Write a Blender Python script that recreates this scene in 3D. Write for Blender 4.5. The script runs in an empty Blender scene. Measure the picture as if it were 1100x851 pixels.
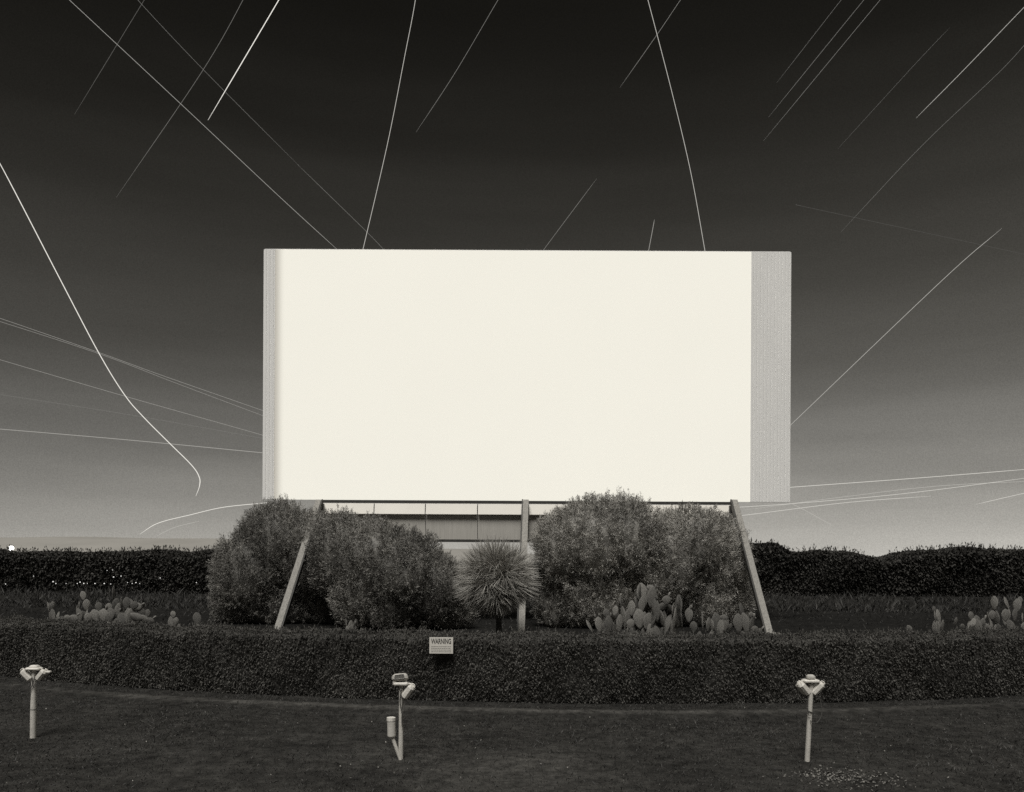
import bpy, math
import numpy as np
from mathutils import Vector, Matrix

R = math.radians
rng = np.random.default_rng(7)
sc = bpy.context.scene
COL = sc.collection

# ------------------------------------------------------------------ camera
F, CX, HY, H = 850.0, 550.0, 603.0, 2.8     # focal length in photo pixels, principal column, horizon row, eye height
ROLL = R(0.3)
cs, sn = math.cos(ROLL), math.sin(ROLL)
cam_d = bpy.data.cameras.new('camera')
cam = bpy.data.objects.new('camera', cam_d); COL.objects.link(cam)
cam.matrix_world = Matrix.Translation((0, 0, H)) @ Matrix.Rotation(R(90), 4, 'X') @ Matrix.Rotation(ROLL, 4, 'Z')
cam_d.sensor_width = 36.0
cam_d.lens = 36.0 * F / 1100.0
cam_d.shift_y = (HY - 425.5) / 1100.0
cam_d.clip_start = 0.1; cam_d.clip_end = 30000
sc.camera = cam

def P(px, py, d):
    """world point seen at photo pixel (px,py) at depth d"""
    dx, dy = px - CX, py - HY
    return Vector(((dx * cs + dy * sn) / F * d, d, H - (-dx * sn + dy * cs) / F * d))
def G(px, py):
    """point of the ground (z=0) seen at a photo pixel"""
    dx, dy = px - CX, py - HY
    uy = -dx * sn + dy * cs
    d = F * H / uy
    return Vector(((dx * cs + dy * sn) / F * d, d, 0.0))

# ------------------------------------------------------------------ materials
TINT = (1.0, 0.955, 0.865)
def grey(v): return (v * TINT[0], v * TINT[1], v * TINT[2], 1)

def mat(name, v, rough=0.7, var=0.0, scale=8.0, bump=0.0, bump_scale=40.0, metallic=0.0, tone=False, stretch=(1, 1, 1), spec=0.3, tint=None):
    TINT = tint or globals()['TINT']
    m = bpy.data.materials.new(name); m.use_nodes = True
    nt = m.node_tree; N = nt.nodes; L = nt.links
    b = N['Principled BSDF']
    b.inputs['Roughness'].default_value = rough
    b.inputs['Metallic'].default_value = metallic
    b.inputs['Specular IOR Level'].default_value = spec
    b.inputs['Base Color'].default_value = grey(v)
    tc = N.new('ShaderNodeTexCoord'); mp = N.new('ShaderNodeMapping'); mp.inputs['Scale'].default_value = stretch
    L.new(tc.outputs['Object'], mp.inputs['Vector'])
    val = None
    if var > 0:
        n = N.new('ShaderNodeTexNoise'); n.inputs['Scale'].default_value = scale; n.inputs['Detail'].default_value = 6; n.inputs['Roughness'].default_value = 0.65
        L.new(mp.outputs[0], n.inputs['Vector'])
        mr = N.new('ShaderNodeMapRange'); mr.inputs[1].default_value = 0.3; mr.inputs[2].default_value = 0.7
        mr.inputs[3].default_value = v * (1 - var); mr.inputs[4].default_value = v * (1 + var)
        L.new(n.outputs['Fac'], mr.inputs[0]); val = mr.outputs[0]
    if tone:
        a = N.new('ShaderNodeAttribute'); a.attribute_name = 'tone'
        mu = N.new('ShaderNodeMath'); mu.operation = 'MULTIPLY'
        if val is None: mu.inputs[1].default_value = v
        else: L.new(val, mu.inputs[1])
        L.new(a.outputs['Fac'], mu.inputs[0]); val = mu.outputs[0]
    if val is not None:
        cc = N.new('ShaderNodeCombineColor')
        for i in range(3):
            k = N.new('ShaderNodeMath'); k.operation = 'MULTIPLY'; k.inputs[1].default_value = TINT[i]
            L.new(val, k.inputs[0]); L.new(k.outputs[0], cc.inputs[i])
        L.new(cc.outputs[0], b.inputs['Base Color'])
    if bump > 0:
        n2 = N.new('ShaderNodeTexNoise'); n2.inputs['Scale'].default_value = bump_scale; n2.inputs['Detail'].default_value = 5
        L.new(mp.outputs[0], n2.inputs['Vector'])
        bp = N.new('ShaderNodeBump'); bp.inputs['Strength'].default_value = bump; bp.inputs['Distance'].default_value = 0.03
        L.new(n2.outputs['Fac'], bp.inputs['Height']); L.new(bp.outputs[0], b.inputs['Normal'])
    return m

def glow(name, strength, col=(1.0, 0.98, 0.93)):
    m = bpy.data.materials.new(name); m.use_nodes = True
    b = m.node_tree.nodes['Principled BSDF']
    b.inputs['Base Color'].default_value = (0.02, 0.02, 0.02, 1)
    b.inputs['Emission Color'].default_value = (*col, 1)
    b.inputs['Emission Strength'].default_value = strength
    return m

M = {
    'hedge':  mat('hedge_leaves', 0.076, 0.75, tone=True, spec=0.12),
    'bush':   mat('bush_leaves', 0.20, 0.6, tone=True),
    'bush_b': mat('grey_green_leaves', 0.31, 0.6, tone=True),
    'far':    mat('far_leaves', 0.052, 0.8, tone=True, spec=0.1),
    'palm':   mat('sword_leaves', 0.34, 0.5, tone=True),
    'cactus': mat('cactus_skin', 0.165, 0.6, var=0.45, scale=14, bump=0.6, bump_scale=60),
    'bark':   mat('bark', 0.07, 0.9, var=0.4, scale=12, bump=0.8, stretch=(3, 3, 0.5)),
    'wood':   mat('weathered_timber', 0.25, 0.75, var=0.35, scale=3.5, bump=0.4, bump_scale=14, stretch=(5, 5, 0.6)),
    'steel':  mat('dark_steel', 0.05, 0.5, var=0.3),
    'white':  mat('white_paint', 0.86, 0.6, var=0.05, scale=1.2),
    'soffit': mat('grey_sheet_metal', 0.42, 0.7, var=0.12, scale=2.0, stretch=(8, 8, 0.5)),
    'post':   mat('pale_galvanised_pipe', 0.50, 0.5, var=0.12, scale=9, bump=0.15, bump_scale=50),
    'alu':    mat('cast_aluminium', 0.64, 0.45, var=0.25, scale=14, bump=0.2, bump_scale=60),
    'dark':   mat('black_rubber', 0.07, 0.6),
    'sign':   mat('sign_enamel', 0.62, 0.4, var=0.08, scale=9),
    'ink':    mat('sign_ink', 0.07, 0.6),
    'hill':   mat('haze_pale_hill', 0.30, 0.95, var=0.10, scale=0.003, spec=0.0),  # pale base colour stands in for distance haze
    'grass':  mat('grass_blades', 0.038, 0.6, tone=True),
    'weed':   mat('weed_blades', 0.036, 0.7, tone=True),
    'litter': mat('pale_litter', 0.22, 0.8, tone=True),
}

_c = M['cactus'].node_tree; _b = _c.nodes['Principled BSDF']; _src = _b.inputs['Base Color'].links[0].from_socket
_o = _c.nodes.new('ShaderNodeObjectInfo'); _m = _c.nodes.new('ShaderNodeMapRange'); _m.inputs[3].default_value = .55; _m.inputs[4].default_value = 1.35
_v = _c.nodes.new('ShaderNodeVectorMath'); _v.operation = 'SCALE'
_c.links.new(_o.outputs['Random'], _m.inputs[0]); _c.links.new(_src, _v.inputs[0]); _c.links.new(_m.outputs[0], _v.inputs['Scale']); _c.links.new(_v.outputs[0], _b.inputs['Base Color'])

# ------------------------------------------------------------------ mesh helpers
def link(name, me, m=None, parent=None, loc=None):
    o = bpy.data.objects.new(name, me); COL.objects.link(o)
    if m is not None and me is not None: me.materials.append(m)
    if parent is not None: o.parent = parent
    if loc is not None: o.location = loc
    return o
def tag(o, label=None, cat=None, group=None, kind=None):
    if label: o['label'] = label
    if cat: o['category'] = cat
    if group: o['group'] = group
    if kind: o['kind'] = kind
    return o
def empty(name, loc=(0, 0, 0)):
    o = bpy.data.objects.new(name, None); COL.objects.link(o); o.location = loc; o.empty_display_size = 0.3
    return o

def poly(name, V, faces, smooth=False):
    me = bpy.data.meshes.new(name); me.from_pydata([tuple(v) for v in V], [], [tuple(f) for f in faces]); me.update()
    if smooth:
        for p in me.polygons: p.use_smooth = len(p.vertices) <= 4
    return me

def quadmesh(name, V, Q, tone=None, smooth=False):
    """V (n,3) Q (m,4) numpy -> mesh, fast"""
    me = bpy.data.meshes.new(name)
    V = np.ascontiguousarray(V, dtype=np.float32); Q = np.ascontiguousarray(Q, dtype=np.int32)
    me.vertices.add(len(V)); me.vertices.foreach_set('co', V.ravel())
    me.loops.add(Q.size); me.loops.foreach_set('vertex_index', Q.ravel())
    me.polygons.add(len(Q)); me.polygons.foreach_set('loop_start', np.arange(0, Q.size, 4, dtype=np.int32))
    me.polygons.foreach_set('loop_total', np.full(len(Q), 4, dtype=np.int32))
    me.update(calc_edges=True)
    if tone is not None:
        a = me.attributes.new('tone', 'FLOAT', 'FACE'); a.data.foreach_set('value', np.ascontiguousarray(tone, dtype=np.float32))
    if smooth: me.shade_smooth()
    return me

class MB:
    """collects simple shapes into one mesh"""
    def __init__(s): s.V = []; s.F = []
    def add(s, V, Fs):
        k = len(s.V); s.V += [Vector(v) for v in V]; s.F += [tuple(i + k for i in f) for f in Fs]
    def box(s, c, size, mtx=None, bev=0.0, taper=1.0):
        x, y, z = size[0] / 2, size[1] / 2, size[2] / 2
        b = min(bev, x * .9, y * .9, z * .9)
        pts = []
        if b <= 0:
            for zz, t in ((-z, 1), (z, taper)):
                for a, q in ((-x, -y), (x, -y), (x, y), (-x, y)): pts.append(Vector((a * t, q * t, zz)))
            fs = [(3, 2, 1, 0), (4, 5, 6, 7), (0, 1, 5, 4), (1, 2, 6, 5), (2, 3, 7, 6), (3, 0, 4, 7)]
        else:
            rings = [(-z, b), (-z + b, 0), (z - b, 0), (z, b)]
            for zz, ins in rings:
                t = 1 + (taper - 1) * (zz + z) / (2 * z)
                xi, yi = x - ins, y - ins
                for a, q in ((-xi + b, -yi), (xi - b, -yi), (xi, -yi + b), (xi, yi - b), (xi - b, yi), (-xi + b, yi), (-xi, yi - b), (-xi, -yi + b)):
                    pts.append(Vector((a * t, q * t, zz)))
            fs = [tuple(range(7, -1, -1)), tuple(range(24, 32))]
            for r in range(3):
                for i in range(8):
                    fs.append((r * 8 + i, r * 8 + (i + 1) % 8, (r + 1) * 8 + (i + 1) % 8, (r + 1) * 8 + i))
        if mtx is not None: pts = [mtx @ p for p in pts]
        s.add([p + Vector(c) for p in pts], fs)
    def tube(s, path, r, n=8, cap=True):
        path = [Vector(p) for p in path]
        rr = r if hasattr(r, '__len__') else [r] * len(path)
        pts = []
        for i, p in enumerate(path):
            a = path[max(i - 1, 0)]; b = path[min(i + 1, len(path) - 1)]
            t = (b - a).normalized()
            u = t.cross(Vector((0, 0, 1)) if abs(t.z) < .9 else Vector((1, 0, 0))).normalized(); v = t.cross(u)
            for k in range(n):
                an = 2 * math.pi * k / n
                pts.append(p + (u * math.cos(an) + v * math.sin(an)) * rr[i])
        fs = []
        for i in range(len(path) - 1):
            for k in range(n):
                fs.append((i * n + k, i * n + (k + 1) % n, (i + 1) * n + (k + 1) % n, (i + 1) * n + k))
        if cap:
            q = len(pts); pts += pts[:n] + pts[q - n:q]
            fs.append(tuple(range(q + n - 1, q - 1, -1))); fs.append(tuple(range(q + n, q + 2 * n)))
        s.add(pts, fs)
    def beam(s, a, b, w, t, side=Vector((1, 0, 0)), bev=0.0):
        """box from a to b, width w along side, thickness t"""
        a, b = Vector(a), Vector(b); d = (b - a); L = d.length; z = d.normalized()
        x = (side - z * side.dot(z)).normalized(); y = z.cross(x)
        m = Matrix((x, y, z)).transposed()
        s.box((a + b) / 2, (w, t, L), mtx=m, bev=bev)
    def build(s, name, m=None, parent=None, smooth=False, loc=None):
        return link(name, poly(name, s.V, s.F, smooth), m, parent, loc)

def snoise(p, freq, seed, octaves=3):
    """cheap smooth noise from sums of rotated sines; p (n,3) -> about -1..1"""
    g = np.random.default_rng(seed); out = np.zeros(len(p)); amp = 1.0; tot = 0
    for o in range(octaves):
        for k in range(5):
            d = g.normal(size=3); d /= np.linalg.norm(d); ph = g.uniform(0, 6.28)
            out += amp * np.sin(p @ (d * freq * (2.03 ** o) * g.uniform(.7, 1.3)) + ph) / 2.2
        tot += amp; amp *= 0.55
    return out / tot

def leaves(C, D, ln, wd, tone=None, curl=0.0, face=None, wild=.6):
    """diamond leaves: C (n,3) base points, D (n,3) unit directions -> V, Q"""
    n = len(C)
    r = rng.normal(size=(n, 3))
    if face is not None: r = face + r * wild
    S = np.cross(D, r); S /= np.linalg.norm(S, axis=1, keepdims=True) + 1e-9
    ln = np.asarray(ln).reshape(-1, 1); wd = np.asarray(wd).reshape(-1, 1)
    A = C; B = C + D * ln * .45 + S * wd * .5; T = C + D * ln; E = C + D * ln * .45 - S * wd * .5
    T = T + np.array([0, 0, -1]) * ln * curl
    V = np.stack([A, B, T, E], 1).reshape(-1, 3)
    return V, np.arange(4 * n).reshape(n, 4)

def merge(parts):
    Vs, Qs, Ts = [], [], []; k = 0
    for V, Q, t in parts:
        Vs.append(V); Qs.append(Q + k); Ts.append(t); k += len(V)
    return np.concatenate(Vs), np.concatenate(Qs), np.concatenate(Ts)

def grid_faces(nu, nv):
    i = np.arange((nu - 1) * (nv - 1)); a = i // (nv - 1); b = i % (nv - 1); k = a * nv + b
    return np.stack([k, k + nv, k + nv + 1, k + 1], 1)

def unit(v): return v / (np.linalg.norm(v, axis=-1, keepdims=True) + 1e-9)

# ------------------------------------------------------------------ world: dark night sky, paler towards the horizon
w = bpy.data.worlds.new('World'); sc.world = w; w.use_nodes = True
nt = w.node_tree; N = nt.nodes; L = nt.links
bg = N['Background']
tc = N.new('ShaderNodeTexCoord'); sep = N.new('ShaderNodeSeparateXYZ'); L.new(tc.outputs['Generated'], sep.inputs[0])
ramp = N.new('ShaderNodeValToRGB'); ramp.color_ramp.interpolation = 'B_SPLINE' if False else 'LINEAR'
def s2l(v): v /= 255.0; return v / 12.92 if v < .04045 else ((v + .055) / 1.055) ** 2.4
stops = [(0.0, 186), (0.03, 175), (0.07, 156), (0.11, 134), (0.15, 116), (0.19, 100), (0.24, 84), (0.29, 73), (0.34, 63), (0.40, 51), (0.46, 39), (0.52, 29), (0.57, 24), (0.70, 22), (1.0, 22)]
el = ramp.color_ramp.elements
while len(el) < len(stops): el.new(0.5)
for e, (p, g) in zip(el, stops):
    e.position = p; v = s2l(g); k = min(1, g / 110); e.color = (v, v * (.925 + .04 * k), v * (.76 + .12 * k), 1)
# low cloud and haze bands bend the gradient a little
wn = N.new('ShaderNodeTexNoise'); wn.inputs['Scale'].default_value = 1.6; wn.inputs['Detail'].default_value = 5
mpw = N.new('ShaderNodeMapping'); mpw.inputs['Scale'].default_value = (1, 1, 9); mpw.inputs['Rotation'].default_value = (R(3), R(-5), 0)
L.new(tc.outputs['Generated'], mpw.inputs[0]); L.new(mpw.outputs[0], wn.inputs['Vector'])
mrw = N.new('ShaderNodeMapRange'); mrw.inputs[1].default_value = .3; mrw.inputs[2].default_value = .7; mrw.inputs[3].default_value = -.020; mrw.inputs[4].default_value = .020
L.new(wn.outputs['Fac'], mrw.inputs[0])
ad = N.new('ShaderNodeMath'); ad.operation = 'ADD'; L.new(sep.outputs['Z'], ad.inputs[0]); L.new(mrw.outputs[0], ad.inputs[1])
L.new(ad.outputs[0], ramp.inputs[0])
# the glow is stronger towards the right of the screen
mx = N.new('ShaderNodeMapRange'); mx.inputs[1].default_value = -.6; mx.inputs[2].default_value = .6; mx.inputs[3].default_value = .76; mx.inputs[4].default_value = 1.14
L.new(sep.outputs['X'], mx.inputs[0])
# fine mottling in place of film grain
gn = N.new('ShaderNodeTexNoise'); gn.inputs['Scale'].default_value = 950; gn.inputs['Detail'].default_value = 2
L.new(tc.outputs['Generated'], gn.inputs['Vector'])
mg = N.new('ShaderNodeMapRange'); mg.inputs[1].default_value = .25; mg.inputs[2].default_value = .75; mg.inputs[3].default_value = .84; mg.inputs[4].default_value = 1.16
L.new(gn.outputs['Fac'], mg.inputs[0])
mm = N.new('ShaderNodeMath'); mm.operation = 'MULTIPLY'; L.new(mx.outputs[0], mm.inputs[0]); L.new(mg.outputs[0], mm.inputs[1])
L.new(ramp.outputs[0], bg.inputs['Color']); L.new(mm.outputs[0], bg.inputs['Strength'])

# one broad soft source high behind the viewer
sd = bpy.data.lights.new('sun', 'SUN'); sd.energy = 3.4; sd.angle = R(26); sd.color = (1, .985, .95)
so = bpy.data.objects.new('sun', sd); COL.objects.link(so)
d = Vector((0.20, 1.0, -1.75)).normalized()          # direction the light travels
so.rotation_euler = d.to_track_quat('-Z', 'Y').to_euler()

# ------------------------------------------------------------------ ground
def hedge_y(x): return 15.4 + 0.016 * (x - 2) ** 2
def relief(x, y):
    p = np.stack([x, y, x * 0], 1)
    near = np.exp(-((x) ** 2 + (y - 13) ** 2) / 900)
    z = 0.022 * snoise(p, .9, 3, 3) * near
    z += 0.05 * np.exp(-((y - (hedge_y(x) - .75)) / .35) ** 2) * (np.abs(x) < 40)      # low berm in front of the hedge
    z *= 1
    return z
nx, ny = 340, 340
ux = np.linspace(-8.7, 8.7, nx); uy = np.linspace(-6.0, 8.3, ny)
gx = 2.0 * np.sinh(ux); gy = 13 + 2.0 * np.sinh(uy)
X, Y = np.meshgrid(gx, gy, indexing='ij'); X = X.ravel(); Y = Y.ravel()
V = np.stack([X, Y, relief(X, Y)], 1)
gm = quadmesh('ground', V, grid_faces(nx, ny), smooth=True)
pn = np.stack([X, Y, X * 0], 1)
bare = 1.3 * np.exp(-((Y - (hedge_y(X) - .80 + .08 * snoise(pn, .6, 5, 2))) / .17) ** 2) * np.clip(.55 + .6 * snoise(pn, .35, 8, 2), 0, 1)
bare += .55 * np.exp(-((X - .1) / 1.7) ** 2 - ((Y - 10.6) / 1.5) ** 2)
bare += .35 * np.exp(-((X - 4.2) / 1.3) ** 2 - ((Y - 12.0) / .8) ** 2) + .30 * np.exp(-((X + 5.2) / 1.6) ** 2 - ((Y - 11.3) / .6) ** 2)
bare += .30 * np.exp(-((X + 1.8) / 1.2) ** 2 - ((Y - 11.4) / .7) ** 2)
bare = np.clip(bare, 0, 1)
beyond_dark = 1 / (1 + np.exp(-(Y - hedge_y(np.clip(X, -30, 30)) - .5) * 4)) * (1 / (1 + np.exp((Y - 46) / 2.5)) * .6 + .4)  # ground colour darkened beyond the hedge, less so further out
at = gm.attributes.new('bare', 'FLOAT', 'POINT'); at.data.foreach_set('value', bare.astype(np.float32))
at = gm.attributes.new('darken', 'FLOAT', 'POINT'); at.data.foreach_set('value', beyond_dark.astype(np.float32))
gmat = mat('ground_turf', 0.04, 0.9, bump=0.9, bump_scale=22, spec=0.1)
nt = gmat.node_tree; N = nt.nodes; L = nt.links; b = N['Principled BSDF']
tc = N.new('ShaderNodeTexCoord')
def noise(scale, detail=6, rough=.65):
    n = N.new('ShaderNodeTexNoise'); n.inputs['Scale'].default_value = scale; n.inputs['Detail'].default_value = detail; n.inputs['Roughness'].default_value = rough
    L.new(tc.outputs['Object'], n.inputs['Vector']); return n
n1 = noise(.7); n2 = noise(9); n3 = noise(55, 3)
at = N.new('ShaderNodeAttribute'); at.attribute_name = 'bare'
def math_(op, a, b_):
    k = N.new('ShaderNodeMath'); k.operation = op
    for i, v in enumerate((a, b_)):
        if isinstance(v, (int, float)): k.inputs[i].default_value = v
        else: L.new(v, k.inputs[i])
    return k.outputs[0]
t = math_('ADD', math_('MULTIPLY', n1.outputs['Fac'], .5), math_('MULTIPLY', n2.outputs['Fac'], .35))
t = math_('ADD', t, math_('MULTIPLY', n3.outputs['Fac'], .35))        # about 0.6
n4 = noise(4.0, 5, .65)
t = math_('ADD', t, math_('MULTIPLY', math_('SUBTRACT', n4.outputs['Fac'], .5), .75))
turf = math_('MULTIPLY', math_('POWER', t, 2.3), .096)
soil = math_('MULTIPLY', math_('POWER', t, 1.8), .17)
bm = math_('MULTIPLY', at.outputs['Fac'], math_('MULTIPLY', n2.outputs['Fac'], 1.7))
mr = N.new('ShaderNodeMapRange'); L.new(bm, mr.inputs[0]); mr.inputs[1].default_value = .15; mr.inputs[2].default_value = .9
mix = N.new('ShaderNodeMix'); mix.data_type = 'FLOAT'; L.new(mr.outputs[0], mix.inputs[0]); L.new(turf, mix.inputs[2]); L.new(soil, mix.inputs[3])
cc = N.new('ShaderNodeCombineColor')
ea = N.new('ShaderNodeAttribute'); ea.attribute_name = 'darken'
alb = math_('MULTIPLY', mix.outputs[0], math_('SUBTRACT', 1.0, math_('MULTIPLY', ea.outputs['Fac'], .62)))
for i in range(3): L.new(math_('MULTIPLY', alb, TINT[i]), cc.inputs[i])
L.new(cc.outputs[0], b.inputs['Base Color'])
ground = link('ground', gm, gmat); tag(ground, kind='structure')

# hills far off
xs = np.linspace(-5200, 5200, 260); rows = 14
prof = 60 + 62 / (1 + np.exp((xs + 1050) / 520)) + 5 * np.sin(xs / 330) + 3 * np.sin(xs / 120 + 1)
prof = np.where(xs > -200, prof * np.clip(1 - (xs + 200) / 700, 0.0, 1), prof)
V = []
for i, x in enumerate(xs):
    for j in range(rows):
        f = j / (rows - 1)
        V.append((x, 3000 + 1100 * f, -3 + (prof[i] + 3) * math.sin(f * math.pi * .5)))
hills = link('hills', quadmesh('hills', np.array(V), grid_faces(len(xs), rows), smooth=True), M['hill']); tag(hills, kind='structure')

# ------------------------------------------------------------------ grass, weeds, litter (nobody could count them)
def blades(n, x0, x1, y0, y1, hmin, hmax, w_, keep=None, lean=.6, seed=1, zfun=relief):
    g = np.random.default_rng(seed)
    x = g.uniform(x0, x1, n); y = g.uniform(y0, y1, n)
    if keep is not None:
        k = keep(x, y, g); x = x[k]; y = y[k]
    n = len(x); z = zfun(x, y)
    Pn = np.stack([x, y, x * 0], 1)
    patch = np.clip(.5 + .6 * snoise(Pn, 1.3, seed + 20, 4), 0, 1.3)
    hh = (hmin + (hmax - hmin) * g.random(n) ** 2) * (.6 + .8 * patch)
    D = unit(np.stack([g.normal(0, lean, n), g.normal(0, lean, n), np.ones(n)], 1))
    C = np.stack([x, y, z - .004], 1)
    Vv, Q = leaves(C, D, hh, w_ * (1 + 0 * hh), curl=.12)
    tone = np.clip(.65 + .5 * patch + .45 * g.normal(size=n), .25, 2.8)
    return Vv, Q, tone
def keep_turf(x, y, g):
    b_ = .75 * np.exp(-((y - (hedge_y(x) - .85)) / .35) ** 2) + .6 * np.exp(-((x - .1) / 1.7) ** 2 - ((y - 10.6) / 1.5) ** 2)
    return (g.random(len(x)) > b_) & (y < hedge_y(x) + .2)
a1 = blades(150000, -13, 13, 8.6, 19, .015, .055, .008, keep_turf, .9, 11)
a2 = blades(34000, -13, 13, 8.6, 19, .03, .10, .012, keep_turf, .7, 12)
Vv, Q, T = merge([a1, a2])
grass = link('grass', quadmesh('grass', Vv, Q, T), M['grass']); tag(grass, 'short mown grass over the ground in front of the clipped hedge', 'grass', kind='stuff')
g9 = np.random.default_rng(91)
a3 = blades(70000, -60, 60, 17.5, 63, .06, .40, .03, lambda x, y, g: (y > hedge_y(np.clip(x, -26, 26)) + 1.0) & (np.abs(x) < y * .95) & (g.random(len(x)) < np.clip((y - 26) / 26, .06, 1)), .8, 13)
a4 = blades(60000, -62, 62, 44, 64, .25, .85, .05, lambda x, y, g: (snoise(np.stack([x, y * 1.6, x * 0], 1), .42, 77, 3) + g.normal(0, .25, len(x)) > .12), .55, 14)
Vv, Q, T = merge([a3, a4])
a3 = (Vv, Q, T)
weeds = link('weeds', quadmesh('weeds', *a3), M['weed']); tag(weeds, 'rough knee-high weeds on the open ground between the two hedges', 'weeds', kind='stuff')
# fallen leaves near the right-hand speaker post
c = G(898, 836); g = np.random.default_rng(5); n = 520
x = c.x + g.normal(0, .36, n) + .1; y = c.y + g.normal(0, .22, n); z = relief(x, y) + .015
D = unit(np.stack([g.normal(size=n), g.normal(size=n), g.uniform(.05, .5, n)], 1))
Vv, Q = leaves(np.stack([x, y, z], 1), D, g.uniform(.02, .05, n), g.uniform(.012, .028, n))
lit = link('leaf_litter', quadmesh('leaf_litter', Vv, Q, g.uniform(.35, 1.15, n)), M['litter']); tag(lit, 'pale fallen leaves scattered on the grass beside the right speaker post', 'leaf litter', kind='stuff')
n = 230; x = g.uniform(-9, 9, n); y = g.uniform(9, 15, n); z = relief(x, y) + .03
D = unit(np.stack([g.normal(size=n), g.normal(size=n), g.uniform(.1, 1, n)], 1))
Vv, Q = leaves(np.stack([x, y, z], 1), D, g.uniform(.012, .03, n), g.uniform(.012, .024, n))
fl = link('clover_flowers', quadmesh('clover_flowers', Vv, Q, g.uniform(.5, 1.6, n)), M['litter']); tag(fl, 'tiny pale flowers dotted through the short grass', 'flowers', kind='stuff')

# ------------------------------------------------------------------ the clipped hedge in front
def hedge(name, xs, yfun, depth, height, leaf, dens, material, label, cat, seed, hvar=.03, rough=.05, topfun=None, upspray=0):
    g = np.random.default_rng(seed); root = empty(name, (0, yfun(0), 0))
    # hull: profile round the section, swept along x
    nu = len(xs); prof_ = []
    for k in range(15): prof_.append((0.0, k / 14 * .97))
    for k in range(1, 12): prof_.append((k / 12, 1.0))
    for k in range(8): prof_.append((1.0, .97 - k / 7 * .97))
    pr = np.array(prof_); nv = len(pr)
    Xh = np.repeat(xs, nv); U = np.tile(pr[:, 0], nu); W = np.tile(pr[:, 1], nu)
    top = height if topfun is None else topfun(Xh)
    yy = yfun(Xh) + U * depth + (.36 if leaf < .1 else .2) * depth * (1 - W) ** 1.5 * (1 - 2 * U)
    Pp = np.stack([Xh, yy, W * top], 1)
    nn = snoise(Pp, 2.2 / max(rough * 8, .3), seed, 3)
    Pp[:, 1] += nn * rough * np.where(U < .5, -1, 1); Pp[:, 2] += np.where(W > .9, snoise(Pp, 1.8 / max(rough * 8, .3), seed + 1, 3) * hvar, 0)
    Pp[:, 2] = np.maximum(Pp[:, 2], 0)
    Qh = grid_faces(nu, nv)
    # leaves scattered over the hull
    A = Pp[Qh[:, 0]]; B = Pp[Qh[:, 1]]; Cc = Pp[Qh[:, 2]]; Dd = Pp[Qh[:, 3]]
    nrm = np.cross(B - A, Dd - A); area = np.linalg.norm(nrm, axis=1); nrm = unit(nrm)
    cnt = g.poisson(area * dens * np.where(Qh[:, 0] % nv < 27, 1.0, .25))
    idx = np.repeat(np.arange(len(Qh)), cnt); n = len(idx)
    u = g.random((n, 1)); v = g.random((n, 1))
    Pt = A[idx] * (1 - u) * (1 - v) + B[idx] * u * (1 - v) + Cc[idx] * u * v + Dd[idx] * (1 - u) * v
    nr = -nrm[idx]
    # face outwards: centre line test
    cen = np.stack([Pt[:, 0], yfun(Pt[:, 0]) + depth / 2, np.full(n, height * .45)], 1)
    sgn = np.sign(np.sum(nr * (Pt - cen), axis=1, keepdims=True)); sgn[sgn == 0] = 1; nr = nr * sgn
    Dl = unit(nr * .55 + g.normal(size=(n, 3)) * .55 + np.array([0, 0, -.15 + upspray]))
    Ls = leaf * g.uniform(.6, 1.4, n)
    base = Pt + nr * (g.random((n, 1)) * leaf * .9 - leaf * .3)
    Vl, Ql = leaves(base, Dl, Ls, Ls * g.uniform(.45, .75, n), curl=.2)
    cl = snoise(Pt, 3.0 / (leaf * 16), seed + 4, 3)
    tl = np.clip(1 + .26 * cl + .16 * snoise(Pt * np.array([1, 1, .25]), 14, seed + 6, 2) + .20 * g.normal(size=n), .3, 2.4)
    # a few stray shoots standing up above the top
    inn = np.stack([Pp[:, 0], yfun(Pp[:, 0]) + depth / 2, np.full(len(Pp), height * .45)], 1)
    Ph = Pp + unit(inn - Pp) * leaf * (.9 if leaf < .1 else .45); Ph[:, 2] = np.maximum(Ph[:, 2], 0)
    # stray shoots standing clear of the clipped faces
    ns = int((xs[-1] - xs[0]) * (55 if leaf < .1 else 9)); k0 = g.integers(0, len(Pt), ns * 4)
    k0 = k0[(Pt[k0, 2] > height * .9)][:ns]; sh = []
    for q in range(5):
        dq = unit(nr[k0] * .3 + np.array([0, 0, 1.0]) + g.normal(size=(len(k0), 3)) * .35)
        sh.append(leaves(Pt[k0] + np.array([0, 0, leaf * .5 * q]) + g.normal(size=(len(k0), 3)) * leaf * .3, dq, leaf * g.uniform(.8, 1.5, len(k0)), leaf * .45 * np.ones(len(k0))) + (g.uniform(.8, 1.7, len(k0)),))
    Vm, Qm, Tm = merge([(Ph, Qh, np.full(len(Qh), .8)), (Vl, Ql, tl)] + sh)
    Vm = Vm - np.array([0, yfun(0), 0])
    link('foliage', quadmesh('foliage', Vm, Qm, Tm), material, root)
    for x_ in np.arange(xs[0] + 1, xs[-1], max(1.6 * depth, 1.8)):
        st = MB(); st.tube([(x_, float(yfun(x_)) + depth / 2 - float(yfun(0)), 0), (x_ + .04, float(yfun(x_)) + depth / 2 - float(yfun(0)), height * .8)], .03 * depth, 6)
        st.build('stem', M['bark'], root)
    tag(root, label, cat)
    return root
hedge('clipped_hedge', np.linspace(-24, 24, 420), hedge_y, .60, 1.33, .038, 2300, M['hedge'],
      'long low clipped hedge curving across the foreground behind the speaker posts', 'hedge', 31, hvar=.05, rough=.06)

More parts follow.
